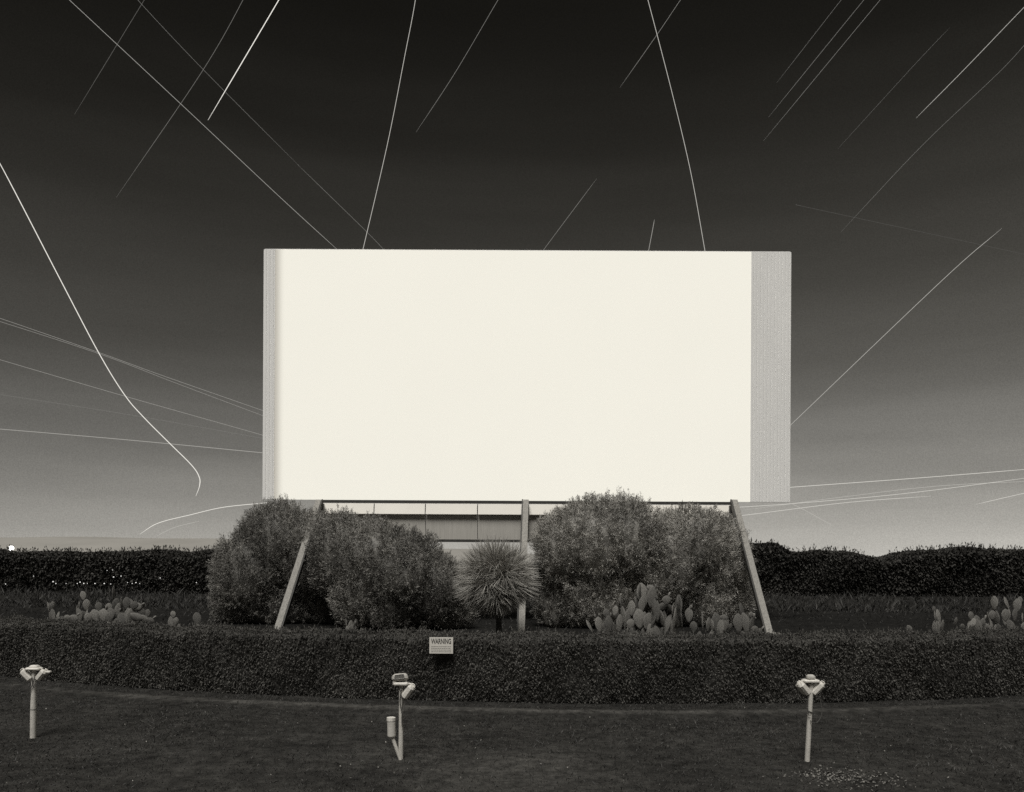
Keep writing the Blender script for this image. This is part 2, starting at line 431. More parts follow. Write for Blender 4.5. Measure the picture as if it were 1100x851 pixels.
# far hedge on the left, thicket on the right
hedge('tall_hedge', np.linspace(-75, -7, 300), lambda x: 64 + 0 * np.asarray(x), 3.0, 3.3, .20, 230, M['far'],
      'dark level topped hedge on the horizon at left below the pale hill', 'hedge', 41, rough=.16, hvar=.16,
      topfun=lambda x: 3.22 + .05 * np.sin(x * .4) + .06 * np.sin(x * 1.3 + 2), upspray=.25)
def rt(x):
    px = CX + x / 66 * F
    k = np.interp(px, [500, 812, 835, 850, 880, 900, 930, 948, 970, 985, 1005, 1040, 1080, 1120, 1300], [597, 588, 590, 597, 596, 600, 603, 606, 600, 595, 593, 592, 596, 597, 595])
    return 2.8 + (603 - k) / F * 66 + .3
hedge('bushy_thicket', np.linspace(4, 76, 320), lambda x: 66 + 0 * np.asarray(x), 3.2, 3.6, .21, 230, M['far'],
      'dark uneven thicket on the horizon to the right of the screen', 'thicket', 43, rough=.3, hvar=.28, topfun=rt, upspray=.3)

# ------------------------------------------------------------------ bushes round the foot of the screen
def bush(name, lobes, d0, material, label, seed, dens=44, spray=.38, per=42, narrow=.075, up=.8, cat='bush'):
    """lobes: (px, py, rx px, ry px, depth offset m) in the photo's frame at depth d0"""
    g = np.random.default_rng(seed)
    E = []
    for (px, py, rx, ry, dd) in lobes:
        dep = d0 + dd; c_ = P(px, py, dep); s = dep / F
        E.append((np.array(c_), np.array([rx * s, rx * s * .85, ry * s])))
    basep = np.mean([e[0] for e in E], axis=0); basep = np.array([basep[0], basep[1], 0.0])
    root = empty(name, basep)
    parts = []
    for i, (c_, r_) in enumerate(E):
        # lumpy hull
        nu, nv = 44, 26
        th = np.linspace(0, 2 * np.pi, nu); ph = np.linspace(.02, np.pi - .02, nv)
        TH, PH = np.meshgrid(th, ph, indexing='ij'); TH = TH.ravel(); PH = PH.ravel()
        dirs = np.stack([np.cos(TH) * np.sin(PH), np.sin(TH) * np.sin(PH), np.cos(PH)], 1)
        lump = 1 + .07 * snoise(dirs * 2 + i * 9, 2.2, seed, 3)
        hp = c_ + dirs * r_ * .80 * lump[:, None]; hp[:, 2] = np.maximum(hp[:, 2], 0.02)
        parts.append((hp, grid_faces(nu, nv), np.full((nu - 1) * (nv - 1), .8)))
        area = 4 * np.pi * ((r_[0] * r_[1]) ** 1.6 / 3 + (r_[0] * r_[2]) ** 1.6 / 3 + (r_[1] * r_[2]) ** 1.6 / 3) ** (1 / 1.6)
        n = int(area * dens)
        dr = unit(g.normal(size=(n, 3)))
        lp = 1 + .07 * snoise(dr * 2 + i * 9, 2.2, seed, 3) + .05 * snoise(dr * 6 + i, 2.2, seed + 2, 2)
        pc = c_ + dr * r_ * lp[:, None] * g.uniform(.78, 1.0, (n, 1))
        keep = pc[:, 2] > .1
        for j, (c2, r2) in enumerate(E):
            if j != i: keep &= (((pc - c2) / (r2 * .88)) ** 2).sum(1) > 1
        pc = pc[keep]; dr = dr[keep]; n = len(pc)
        nr = unit(dr / r_)
        ax = unit(nr * .75 + np.array([0, 0, up]) + g.normal(size=(n, 3)) * .22)       # axis of each spray
        ct = 1 + .30 * snoise(pc, 1.6, seed + 5, 3) + .20 * g.normal(size=n)
        ln = spray * g.uniform(.7, 1.35, n)
        idx = np.repeat(np.arange(n), per); m_ = len(idx)
        t_ = g.random((m_, 1))
        bp = pc[idx] + ax[idx] * (t_ - .15) * ln[idx][:, None] + g.normal(size=(m_, 3)) * spray * .16 * (1.1 - .7 * t_)
        dl = unit(ax[idx] * .9 + g.normal(size=(m_, 3)) * .5)
        Ls = spray * .30 * g.uniform(.6, 1.3, m_)
        Vl, Ql = leaves(bp, dl, Ls, Ls * narrow * 2.4, curl=.05, face=nr[idx], wild=.42)
        parts.append((Vl, Ql, np.clip(ct[idx] + .10 * g.normal(size=m_), .25, 2.2)))
    Vm, Qm, Tm = merge(parts)
    link('foliage', quadmesh('foliage', Vm - basep, Qm, Tm), material, root)
    tr = MB(); 
    for k in range(4):
        a = k * 1.57 + g.uniform(0, 1); q = g.uniform(.5, 1.0)
        tr.tube([(0.1 * math.cos(a), .1 * math.sin(a), -.05), (.3 * q * math.cos(a), .3 * q * math.sin(a), .7), (.9 * q * math.cos(a), .9 * q * math.sin(a), 2.0)], [.13, .1, .05], 7)
    tr.build('trunk', M['bark'], root)
    tag(root, label, cat, 'bushes round the foot of the screen')
    return root

bush('round_bush', [(300, 584, 42, 42, .6), (268, 618, 38, 44, .2), (338, 602, 42, 47, .5), (300, 650, 52, 44, 1.3), (258, 650, 28, 36, .9), (350, 650, 40, 44, 1.4)],
     34.6, M['bush'], 'tall dark bush at left, partly hiding the left brace of the screen', 101)
bush('spreading_bush', [(366, 600, 34, 46, 1.0), (398, 604, 44, 44, .2), (434, 616, 46, 44, -.1), (464, 634, 34, 42, 0), (420, 652, 58, 40, .9), (480, 660, 26, 30, .5), (392, 640, 34, 40, .1)],
     32.5, M['bush'], 'broad bush sloping down to the left of the spiky cordyline', 102)
bush('dense_bush', [(636, 584, 46, 47, .2), (606, 592, 32, 42, .3), (674, 583, 38, 46, .3), (640, 640, 58, 56, 1.2), (600, 646, 24, 46, .9), (700, 614, 24, 44, .3)],
     33.2, M['bush_b'], 'tallest pale bush, right of the spiky cordyline, covering the lower screen edge', 103)
bush('rounded_bush', [(742, 584, 42, 38, .4), (720, 606, 34, 50, 0), (774, 603, 30, 44, .5), (752, 645, 48, 48, 1.3), (786, 640, 20, 46, 1.4)],
     34.0, M['bush_b'], 'rounded bush just left of the right-hand brace of the screen', 104)

# ------------------------------------------------------------------ spiky cordyline in the middle
def cordyline():
    g = np.random.default_rng(55); c_ = np.array(P(533, 622, 28)); base = np.array([c_[0], c_[1], 0.0])
    root = empty('cordyline', base)
    parts = []
    heads = [(c_ + np.array([.62 * math.cos(k * 2.4) * math.sqrt(1 - (k / 8 - 1) ** 2), .62 * math.sin(k * 2.4) * math.sqrt(1 - (k / 8 - 1) ** 2), .60 * (k / 8 - 1)]), .68, 1050) for k in range(1, 16)]
    for (cc_, sc_, n) in heads:
        dr = unit(g.normal(size=(n, 3)))
        ln = 1.60 * sc_ * g.uniform(.78, 1.06, n)
        ln *= np.where(dr[:, 2] < -.3, .85, 1.0)
        wd = .0135 * g.uniform(.7, 1.3, n)
        S = unit(np.cross(dr, g.normal(size=(n, 3))))
        seg = 4; rowsP = []
        for k in range(seg + 1):
            t = k / seg
            cen = cc_ + dr * (ln * t)[:, None] * 1.0 + np.array([0, 0, -1]) * (ln * .16 * t * t)[:, None] * (1 - np.abs(dr[:, 2:3])) 
            wk = wd * (1 - .85 * t ** 1.5)
            rowsP.append(np.stack([cen - S * wk[:, None], cen + S * wk[:, None]], 1))
        A = np.stack(rowsP, 1).reshape(n, (seg + 1) * 2, 3)
        Vv = A.reshape(-1, 3); q = []
        for k in range(seg):
            b0 = np.arange(n) * (seg + 1) * 2 + k * 2
            q.append(np.stack([b0, b0 + 1, b0 + 3, b0 + 2], 1))
        tn = np.clip(1 + .15 * g.normal(size=n), .4, 1.8)
        parts.append((Vv, np.concatenate(q), np.tile(tn, seg)))
    Vm, Qm, Tm = merge(parts)
    link('crown', quadmesh('crown', Vm - base, Qm, Tm), M['palm'], root)
    tr = MB(); tr.tube([(0.12, 0, -.05), (.1, 0, .7), (.03, 0, 1.4), (0, 0, c_[2] + .1)], [.13, .10, .09, .08], 10)
    tr.build('trunk', M['bark'], root, smooth=True)
    tag(root, 'round spiky cordyline with a ball of sword leaves, in front of the centre brace', 'cordyline')
cordyline()

# ------------------------------------------------------------------ prickly pears behind the clipped hedge
def pad_mesh():
    V = []; nu, nv = 16, 9
    for j in range(nv + 1):
        t = j / nv; r = math.sin(math.pi * (t * .96 + .02)) ** .72 * (.74 + .42 * t)
        for i in range(nu):
            a = 2 * math.pi * i / nu
            V.append((.5 * r * math.cos(a), .11 * r * math.sin(a), t))
    Fs = []
    for j in range(nv):
        for i in range(nu): Fs.append((j * nu + i, j * nu + (i + 1) % nu, (j + 1) * nu + (i + 1) % nu, (j + 1) * nu + i))
    Fs.append(tuple(range(nu - 1, -1, -1))); Fs.append(tuple(nv * nu + i for i in range(nu)))
    me = poly('pad', V, Fs, True); me.materials.append(M['cactus']); return me
PAD = pad_mesh()
def fruit_mesh():
    b = MB(); b.tube([(0, 0, 0), (0, 0, .03), (0, 0, .07), (0, 0, .09)], [.012, .026, .026, .012], 8); me = poly('fruit', b.V, b.F, True); me.materials.append(M['cactus']); return me
FRUIT = fruit_mesh()
pear_n = 0
def prickly_pear(pads, d, label, group='prickly pears behind the hedge', seed=0):
    """pads: (px, py_bottom, width px, height px, lean deg, yaw deg)"""
    g = np.random.default_rng(seed)
    cx = np.mean([p[0] for p in pads]); c_ = P(cx, 680, d)
    root = empty('prickly_pear', (c_.x, d, 0)); s = d / F
    n = 0
    more = []
    for (px, pyb, w_, h_, lean, yaw) in pads:
        if w_ > 10: more += [(px - w_ * .14, pyb, w_ * .78, h_ * .96, lean - 8, yaw), (px + w_ * .22, pyb + 1, w_ * .66, h_ * .84, lean + 9, yaw + 7)]
        else: more.append((px, pyb, w_, h_, lean, yaw))
    for (px, pyb, w_, h_, lean, yaw) in more:
        dj = g.uniform(-.25, .25)
        b_ = P(px, pyb, d + dj)
        def place(bp, w2, h2, le, ya):
            o = bpy.data.objects.new('pad', PAD); COL.objects.link(o); o.parent = root
            o.matrix_local = Matrix.Translation(Vector(bp) - Vector((c_.x, d, 0))) @ Matrix.Rotation(R(le), 4, 'Y') @ Matrix.Rotation(R(ya), 4, 'Z') @ Matrix.Diagonal((w2, max(w2, .16) * 1.0, h2, 1))
            return o
        full = max(w_, min(9.5, h_ * .66)); turn = math.degrees(math.acos(min(1, (w_ - .12 * full) / full * 1.1))) * (1 if yaw % 20 else -1) if w_ < full else yaw
        o = place(b_, full * s * 1.06, h_ * s * 1.14, lean, turn); n += 1
        if n % 4 == 0 and w_ > 7:
            f = bpy.data.objects.new('fruit', FRUIT); COL.objects.link(f); f.parent = o
            f.matrix_local = Matrix.Translation((.2, 0, .93)) @ Matrix.Rotation(.4, 4, 'Y') @ Matrix.Diagonal((1 / (w_ * s), 1 / max(w_ * s, .16), 1 / (h_ * s), 1))
        # older pads carry it down to the ground
        z = b_.z; x_ = b_.x; y_ = b_.y; k = 0
        if n % 2 == 1 or len(pads) < 4:
            while z > 0.02 and k < 6:
                hh = min(.42, z) + .03; x_ += (c_.x - x_) * .22 + g.uniform(-.05, .05)
                place((x_, y_, z - hh + .05), .20, hh, g.uniform(-14, 14), g.uniform(-50, 50)); z -= hh - .06; k += 1
    tag(root, label, 'cactus', group)
    return root

prickly_pear([(637, 680, 4, 14, -28, 70), (646, 680, 11, 16, 0, 10), (656, 680, 13, 17, 6, 20), (652, 664, 8, 9, -8, 20), (660, 662, 7, 10, 8, -30), (664, 674, 3, 22, -5, 80),
              (639.5, 664, 3, 4, -6, 30), (643.5, 663, 3, 4, 5, 30),
              (668, 655, 4, 14, -6, 65), (671, 676, 5, 22, -6, 60), (678, 662, 8, 15, 2, 20), (683, 668, 8, 13, 5, 0), (676, 676, 9, 10, 12, 10),
              (685, 655, 7, 14, -4, 30), (690, 676, 17, 20, 3, 5), (695, 652, 17, 24, -2, 5), (688, 642, 4, 14, -4, 70), (698, 636, 10, 7, 15, 10),
              (701, 672, 5, 20, 8, 60), (706, 668, 8, 22, -6, 40), (713, 674, 6, 18, -16, 60), (715, 656, 14, 8, 0, 0), (716, 650, 10, 9, 0, 10), (718, 676, 9, 14, 10, 20),
              (724, 676, 6, 22, 6, 50), (729, 664, 7, 22, 0, 40), (730, 656, 5, 15, -6, 50), (722, 664, 4, 14, 5, 70), (733, 676, 6, 24, -18, 60), (700, 678, 8, 12, 20, 30), (740, 669, 8, 14, 0, 20), (741, 658, 3, 7, 4, 70)],
             19.2, 'largest prickly pear cactus, a wide pale clump in front of the tallest bush', seed=1)
prickly_pear([(745, 680, 9, 11, 0, 10), (755, 680, 3.5, 20, -2, 70), (760, 679, 7, 14, 6, 30), (765, 680, 3.5, 13, -4, 60), (773, 680, 15, 20, 2, 5), (777, 668, 9, 7, 10, 5), (782, 680, 6, 10, 20, 30)],
             19.4, 'small prickly pear with one broad rounded pad, between two bigger clumps', seed=2)
prickly_pear([(796, 680, 15, 19, 4, 5), (804, 680, 11, 20, -3, 20), (799, 664, 7, 15, -14, 30), (790, 672, 5, 12, 50, 60), (812, 681, 11, 8, 12, 10), (806, 664, 6, 6, 10, 20)],
             19.2, 'prickly pear next to the foot of the right-hand brace of the screen', seed=3)
prickly_pear([(55, 665, 5, 16, -6, 40), (59, 670, 6, 12, 20, 20), (53, 658, 5, 10, -10, 60), (62, 671, 6, 9, 30, 20), (56, 655, 4, 8, 5, 30)],
             20.5, 'narrow leaning prickly pear at the far left of the hedge top', seed=4)
prickly_pear([(91, 668, 11, 11, 0, 10), (92.5, 656, 7, 11, 3, 15), (90, 645, 6, 9, -8, 20), (85, 655, 4, 8, 0, 40), (83, 666, 4, 14, 0, 60), (98, 668, 10, 10, 10, 0), (78, 668, 9, 7, 20, 10), (73, 667, 7, 6, -20, 10)],
             20.5, 'prickly pear with two pale upright pads stacked one on the other', seed=5)
prickly_pear([(107, 668, 13, 13, -14, 10), (106, 657, 7, 9, 0, 20), (113, 668, 13, 13, 8, 0), (117, 657, 7, 8, 0, 30), (121, 666, 12, 12, 4, 10), (128, 668, 9, 18, 0, 50), (122, 645, 3, 14, 0, 60), (124, 656, 6, 12, 5, 30),
              (131, 658, 3.5, 15, -3, 60), (134, 660, 3.5, 13, 8, 60), (140, 654, 12, 10, 10, 10), (144, 656, 9, 9, 40, 10), (136, 655, 8, 12, 0, 30), (148, 667, 19, 8, 30, 10), (153, 665, 11, 13, 10, 10), (142, 670, 14, 12, 0, 10), (160, 670, 9, 6, 20, 10), (133, 672, 8, 12, -20, 40)],
             20.5, 'wide tangled prickly pear cluster, largest on the left side of the hedge', seed=6)
prickly_pear([(188, 672, 6, 8, 10, 10), (186.5, 664, 6, 7, -8, 0)], 19.5, 'two small stacked cactus pads just showing above the hedge', seed=7)
prickly_pear([(213, 672, 9, 12.5, -10, 8)], 19.3, 'single upright oval cactus pad above the hedge at left', seed=8)
prickly_pear([(373, 680, 3, 14, -6, 60), (377, 680, 5, 12, 0, 30), (381, 680, 4, 13, 5, 50), (379, 680, 8, 8, 0, 0), (374, 680, 6, 7, 0, 0)], 18.6, 'small tuft of narrow cactus pads above the hedge in front of the broad bush', seed=9)
prickly_pear([(1010, 671, 8, 15, -12, 10), (1004.5, 659, 6, 7, -12, 20), (1005, 669, 5, 11, -5, 50), (1012, 678, 6, 11, 5, 30), (1006, 668, 3, 6, 0, 30)], 19.0, 'lone leaning prickly pear, second from the right end of the hedge', seed=10)
prickly_pear([(979, 680, 5, 8, -25, 20), (976, 682, 6, 6, 10, 20)], 18.6, 'low pair of small cactus pads at right, half sunk in the hedge top', seed=11)
prickly_pear([(1044, 667, 8, 9, -10, 20), (1040, 676, 5, 12, 30, 40), (1052, 675, 12, 13, 0, 10), (1066, 666, 9, 9, 0, 10), (1063, 672, 4, 13, -10, 50), (1072, 673, 5, 18, -16, 40), (1026, 672, 6, 8, 10, 30), (1031, 676, 8, 6, 50, 20),
              (1068, 656, 4, 14, 0, 60), (1084, 655, 7, 13, -22, 30), (1092, 658, 6, 13, 4, 40), (1090, 668, 8, 12, 0, 20), (1080, 668, 10, 12, 0, 10), (1098, 672, 5, 12, 0, 50), (1095, 650, 4, 8, 5, 40), (1100, 680, 8, 10, 0, 10), (1061, 680, 12, 10, 0, 10)],
             19.6, 'sprawling prickly pear at the right end of the hedge', seed=12)

# ------------------------------------------------------------------ the cinema screen
SD = 36.0
def S(px, py, d=SD): return P(px, py, d)
xl = P(283.5, 403, SD).x; xr = P(848.5, 403, SD).x
zt = P(566, 269.5, SD).z; zb = P(566, 538.0, SD).z
x1 = P(295, 403, SD).x; x2 = P(806.5, 403, SD).x
root = empty('cinema_screen', ((xl + xr) / 2, SD, 0)); ox = (xl + xr) / 2
tag(root, 'huge white outdoor cinema screen raised on timber braces behind the hedge', 'cinema screen')
def loc(v): return Vector((v[0] - ox, v[1] - SD, v[2]))
# picture area, glowing with the blank picture thrown on it
sm = bpy.data.materials.new('lit_screen'); sm.use_nodes = True
nt = sm.node_tree; N = nt.nodes; L = nt.links; b = N['Principled BSDF']
b.inputs['Base Color'].default_value = grey(.80); b.inputs['Roughness'].default_value = .9; b.inputs['Specular IOR Level'].default_value = .05
tc = N.new('ShaderNodeTexCoord'); sp = N.new('ShaderNodeSeparateXYZ'); L.new(tc.outputs['Object'], sp.inputs[0])
wv = N.new('ShaderNodeTexNoise'); wv.inputs['Scale'].default_value = .25; L.new(tc.outputs['Object'], wv.inputs['Vector'])
# soft left edge of the thrown picture
mr = N.new('ShaderNodeMapRange'); mr.interpolation_type = 'SMOOTHERSTEP'
mr.inputs[1].default_value = P(292, 403, SD).x - ox; mr.inputs[2].default_value = P(307, 403, SD).x - ox
mr.inputs[3].default_value = 0.0; mr.inputs[4].default_value = 1.0
L.new(sp.outputs['X'], mr.inputs[0])
mv = N.new('ShaderNodeMapRange'); mv.inputs[3].default_value = .97; mv.inputs[4].default_value = 1.03; L.new(wv.outputs['Fac'], mv.inputs[0])
mu = N.new('ShaderNodeMath'); mu.operation = 'MULTIPLY'; L.new(mr.outputs[0], mu.inputs[0]); L.new(mv.outputs[0], mu.inputs[1])
b.inputs['Emission Color'].default_value = (.40, .40, .36, 1)
L.new(mu.outputs[0], b.inputs['Emission Strength'])
MAT_SCREEN = sm
f = MB(); f.add([(x1 - ox, 0, zb), (x2 - ox, 0, zb), (x2 - ox, 0, zt), (x1 - ox, 0, zt), (x1 - ox, .12, zb), (x2 - ox, .12, zb), (x2 - ox, .12, zt), (x1 - ox, .12, zt)],
                [(0, 1, 2, 3), (5, 4, 7, 6), (1, 0, 4, 5), (2, 1, 5, 6), (3, 2, 6, 7), (0, 3, 7, 4)])
f.build('picture_panel', sm, root)
# ribbed side strips
M['strip'] = mat('ribbed_white_sheet', .86, .7, var=.06, scale=.5, stretch=(1, 1, .25), spec=.2, tint=(.97, .955, .92))
for (a, b_) in ((xl, x1), (x2, xr)):
    f = MB(); n = max(3, int(round((b_ - a) / .155))); st = (b_ - a) / n
    pts = []
    for i in range(n):
        q = a + i * st - ox
        pts += [(q, -.012), (q + st * .55, -.012), (q + st * .68, .006), (q + st * .88, .006)]
    pts.append((b_ - ox, -.012))
    Vv = [(p[0], p[1], z) for z in (zb, zt) for p in pts] + [(p[0], .12, z) for z in (zb, zt) for p in (pts[0], pts[-1])]
    k = len(pts); Fs = [(i, i + 1, k + i + 1, k + i) for i in range(k - 1)]
    e = 2 * k; Fs += [(0, k, e + 2, e), (k - 1, e + 1, e + 3, 2 * k - 1), (e, e + 2, e + 3, e + 1)]
    f.add(Vv, Fs); f.build('side_strip', M['strip'], root)
# edge trim
f = MB()
for (a, b_) in (((xl, zt), (xr, zt)),):
    f.box(((xl + xr) / 2 - ox, .07, zt + .018), (xr - xl, .10, .036))
f.build('top_trim', M['strip'], root)
for x_ in (xl - .035, xr + .035):
    f = MB(); f.box((x_ - ox + (.015 if x_ < 0 else -.015), .08, (zt + zb) / 2), (.04, .14, zt - zb)); f.build('edge_trim', M['strip'], root)
f = MB()   # two little brackets on the top edge
for px in (566, 778): f.box((P(px, 268, SD).x - ox, .07, zt + .07), (.13, .12, .08), bev=.02)
f.build('bracket', M['steel'], root)
# truss behind
f = MB(); yb = 1.6
for i in range(9):
    x_ = xl + .6 + (xr - xl - 1.2) * i / 8 - ox
    f.box((x_, .30, (zt + zb) / 2), (.12, .3, zt - zb - .2)); f.box((x_, yb, (zt + zb) / 2 + .25), (.12, .12, zt - zb - .9))
    for k in range(5):
        za = zb + .8 + (zt - zb - 1.2) * k / 5; zc = zb + .8 + (zt - zb - 1.2) * (k + 1) / 5
        f.beam((x_, .45, za), (x_, yb, zc), .07, .07)
for k in range(6):
    z_ = zb + .8 + (zt - zb - 1.2) * k / 5; f.box((0, .50, z_), (xr - xl - .6, .1, .16)); f.box((0, yb + .09, z_), (xr - xl - .6, .06, .12))
f.build('truss', M['steel'], root)
# underside: dark rail, pale fascia, grey lower panel
xa = P(345, 540, SD).x - ox; xb = P(786, 540, SD).x - ox
f = MB(); f.box(((xa + xb) / 2, .06, zb - .07), (xb - xa, .10, .12)); f.build('bottom_rail', M['steel'], root)
zf1 = zb - .155; zf2 = P(566, 553, SD).z; zs2 = P(566, 580, SD + .2).z
joints = [xa] + [P(px, 540, SD).x - ox for px in (402, 457, 513, 568, 623, 678, 733)] + [xb]
M['fascia'] = mat('fascia_white', .87, .6, var=.04, scale=.6)
for i in range(len(joints) - 1):
    a, b_ = joints[i] + .02, joints[i + 1] - .02
    f = MB(); f.add([(a, .02, zf1), (b_, .02, zf1), (b_, -.09, zf2), (a, -.09, zf2), (a, .08, zf1), (b_, .08, zf1), (b_, -.03, zf2 - .03), (a, -.03, zf2 - .03)],
                    [(3, 2, 1, 0), (4, 5, 6, 7), (0, 1, 5, 4), (7, 6, 2, 3), (0, 4, 7, 3), (2, 6, 5, 1)])
    f.build('fascia_panel', M['fascia'], root)
for i in range(len(joints) - 1):
    a, b_ = joints[i] + .012, joints[i + 1] - .012
    f = MB(); f.box(((a + b_) / 2, .14, (zf2 + .1 + zs2) / 2), (b_ - a, .06, zf2 + .1 - zs2)); 
    f.build('lower_panel', M['soffit'], root)
f = MB(); f.box(((xa + xb) / 2, .16, zs2 - .06), (xb - xa, .16, .12)); f.build('lower_rail', M['steel'], root)
f = MB(); f.box(((xa + xb) / 2, .26, (zf1 + zs2) / 2), (xb - xa - .1, .05, zf1 - zs2 - .04)); f.build('backing_panel', M['steel'], root)
# dark rear posts
for px in (350, 781):
    x_ = P(px, 550, SD + .5).x - ox
    f = MB(); f.box((x_, -.20, (zb - .2) / 2), (.17, .16, zb + .2 - .4)); f.build('rear_post', M['steel'], root)
# timber braces leaning out towards the viewer
for (pt, pb, w_) in (((342.5, 538), (295, 686), .25), ((789, 538), (828, 686), .25), ((565, 538), (560, 684), .25)):
    a = P(*pt, SD - .18); c_ = P(*pb, 29.9); dirn = (c_ - a).normalized(); c_ = a + dirn * (a.z + .1) / -dirn.z
    f = MB(); f.beam(loc(a), loc(c_), w_, .16, bev=.012); br = f.build('brace', M['wood'], root)
    f = MB()
    off = Vector(((w_ / 2 + .035) * (1 if pt[0] < 400 else -1), .05, 0))
    f.beam(loc(a) + off, loc(c_) + off, .05, .2); f.build('brace_channel', M['steel'], br)
    f = MB(); f.box(loc(Vector((c_.x, c_.y, .06))), (.62, .62, .16), bev=.03); f.build('footing', mat('concrete', .3, .9, var=.2), br)

# ------------------------------------------------------------------ warning sign on the hedge
def sign():
    c_ = P(474, 693.5, 15.30); s = 15.3 / F
    yv = hedge_y(c_.x) - .13; c_ = P(474, 693.5, yv); s = yv / F
    W_, H_ = 25.5 * s, 17.5 * s
    root = empty('warning_sign', (c_.x, c_.y, 0))
    tag(root, 'small white rectangular warning notice fixed to the face of the clipped hedge', 'sign')
    f = MB(); f.box((0, 0, c_.z), (W_, .012, H_), bev=.003); bd = f.build('board', M['sign'], root)
    f = MB(); f.box((0, .60, c_.z / 2 + .02), (.04, .035, c_.z + .1)); f.box((0, .30, c_.z), (.03, .58, .03)); f.build('stake', M['wood'], root)
    cu = bpy.data.curves.new('lettering', 'FONT'); cu.body = 'WARNING'; cu.size = .12; cu.align_x = 'CENTER'; cu.extrude = .0015; cu.offset = .0022
    to = bpy.data.objects.new('tmp', cu); COL.objects.link(to); bpy.context.view_layer.update()
    me = bpy.data.meshes.new_from_object(to.evaluated_get(bpy.context.evaluated_depsgraph_get()))
    bpy.data.objects.remove(to)
    wv_ = max(v.co.x for v in me.vertices) - min(v.co.x for v in me.vertices); k = W_ * .84 / wv_
    me.name = 'lettering'; me.materials.clear()
    for v in me.vertices: v.co.x *= k; v.co.y *= 1.15
    o = link('lettering', me, M['ink'], bd); o.rotation_euler = (R(90), 0, 0); o.location = (0, -.009, c_.z + H_ * .12)
    g = np.random.default_rng(3); fi = mat('faded_ink', .22, .6)     # the small print, too faint to read
    for r_ in range(4):
        f = MB(); x_ = -W_ * .42; z_ = c_.z - H_ * (.06 + .105 * r_)
        while x_ < W_ * .40:
            l = g.uniform(.012, .045); f.box((x_ + l / 2, -.0075, z_), (l, .002, .010)); x_ += l + .008
        f.build('text_line', fi, bd)
    f = MB(); z0 = c_.z + H_ / 2
    f.tube([(.055 * math.cos(t) + .01, .01, z0 + .012 + .075 * math.sin(t)) for t in np.linspace(0, math.pi, 11)], .006, 6); f.build('wire_loop', M['steel'], root)
sign()

# ------------------------------------------------------------------ speaker posts
def speaker(attach, lean, yaw, label, size=1.0, cord=None, tilt=0):
    """a hook-on speaker: attach = point of the hook, lean = degrees outwards"""
    root = empty('hanging_speaker', attach); root.rotation_euler = (R(tilt), R(lean), R(yaw)); root.scale = (size,) * 3
    f = MB(); f.box((0, 0, -.12), (.098, .155, .22), bev=.026, taper=1.1); body = f.build('housing', M['alu'], root, smooth=False)
    f = MB()
    for k in range(5): f.box((.050, 0, -.06 - k * .024), (.008, .10, .011), bev=.002)
    f.build('grille', M['dark'], body)
    f = MB(); f.tube([(.046, 0, -.195), (.062, 0, -.195)], .015, 10); f.build('volume_knob', M['dark'], body)
    f = MB(); f.tube([(-.03, 0, -.015), (-.03, 0, .012), (0, 0, .022), (.03, 0, .012), (.03, 0, -.015)], .008, 7); f.build('hook', M['alu'], root, smooth=True)
    if cord:
        f = MB(); inv = (Matrix.Translation(Vector(attach)) @ Matrix.Rotation(R(yaw), 4, 'Z') @ Matrix.Rotation(R(lean), 4, 'Y') @ Matrix.Rotation(R(tilt), 4, 'X') @ Matrix.Diagonal((size, size, size, 1))).inverted()
        f.tube([inv @ Vector(p) for p in cord], .0065, 6); f.build('cord', M['dark'], root, smooth=True)
    tag(root, label, 'speaker', 'speakers hung on the posts')
    return root

def bez(p0, p1, p2, p3, n=14):
    p0, p1, p2, p3 = map(Vector, (p0, p1, p2, p3)); out = []
    for i in range(n + 1):
        t = i / n; u = 1 - t; out.append(p0 * u ** 3 + p1 * 3 * u * u * t + p2 * 3 * u * t * t + p3 * t ** 3)
    return out

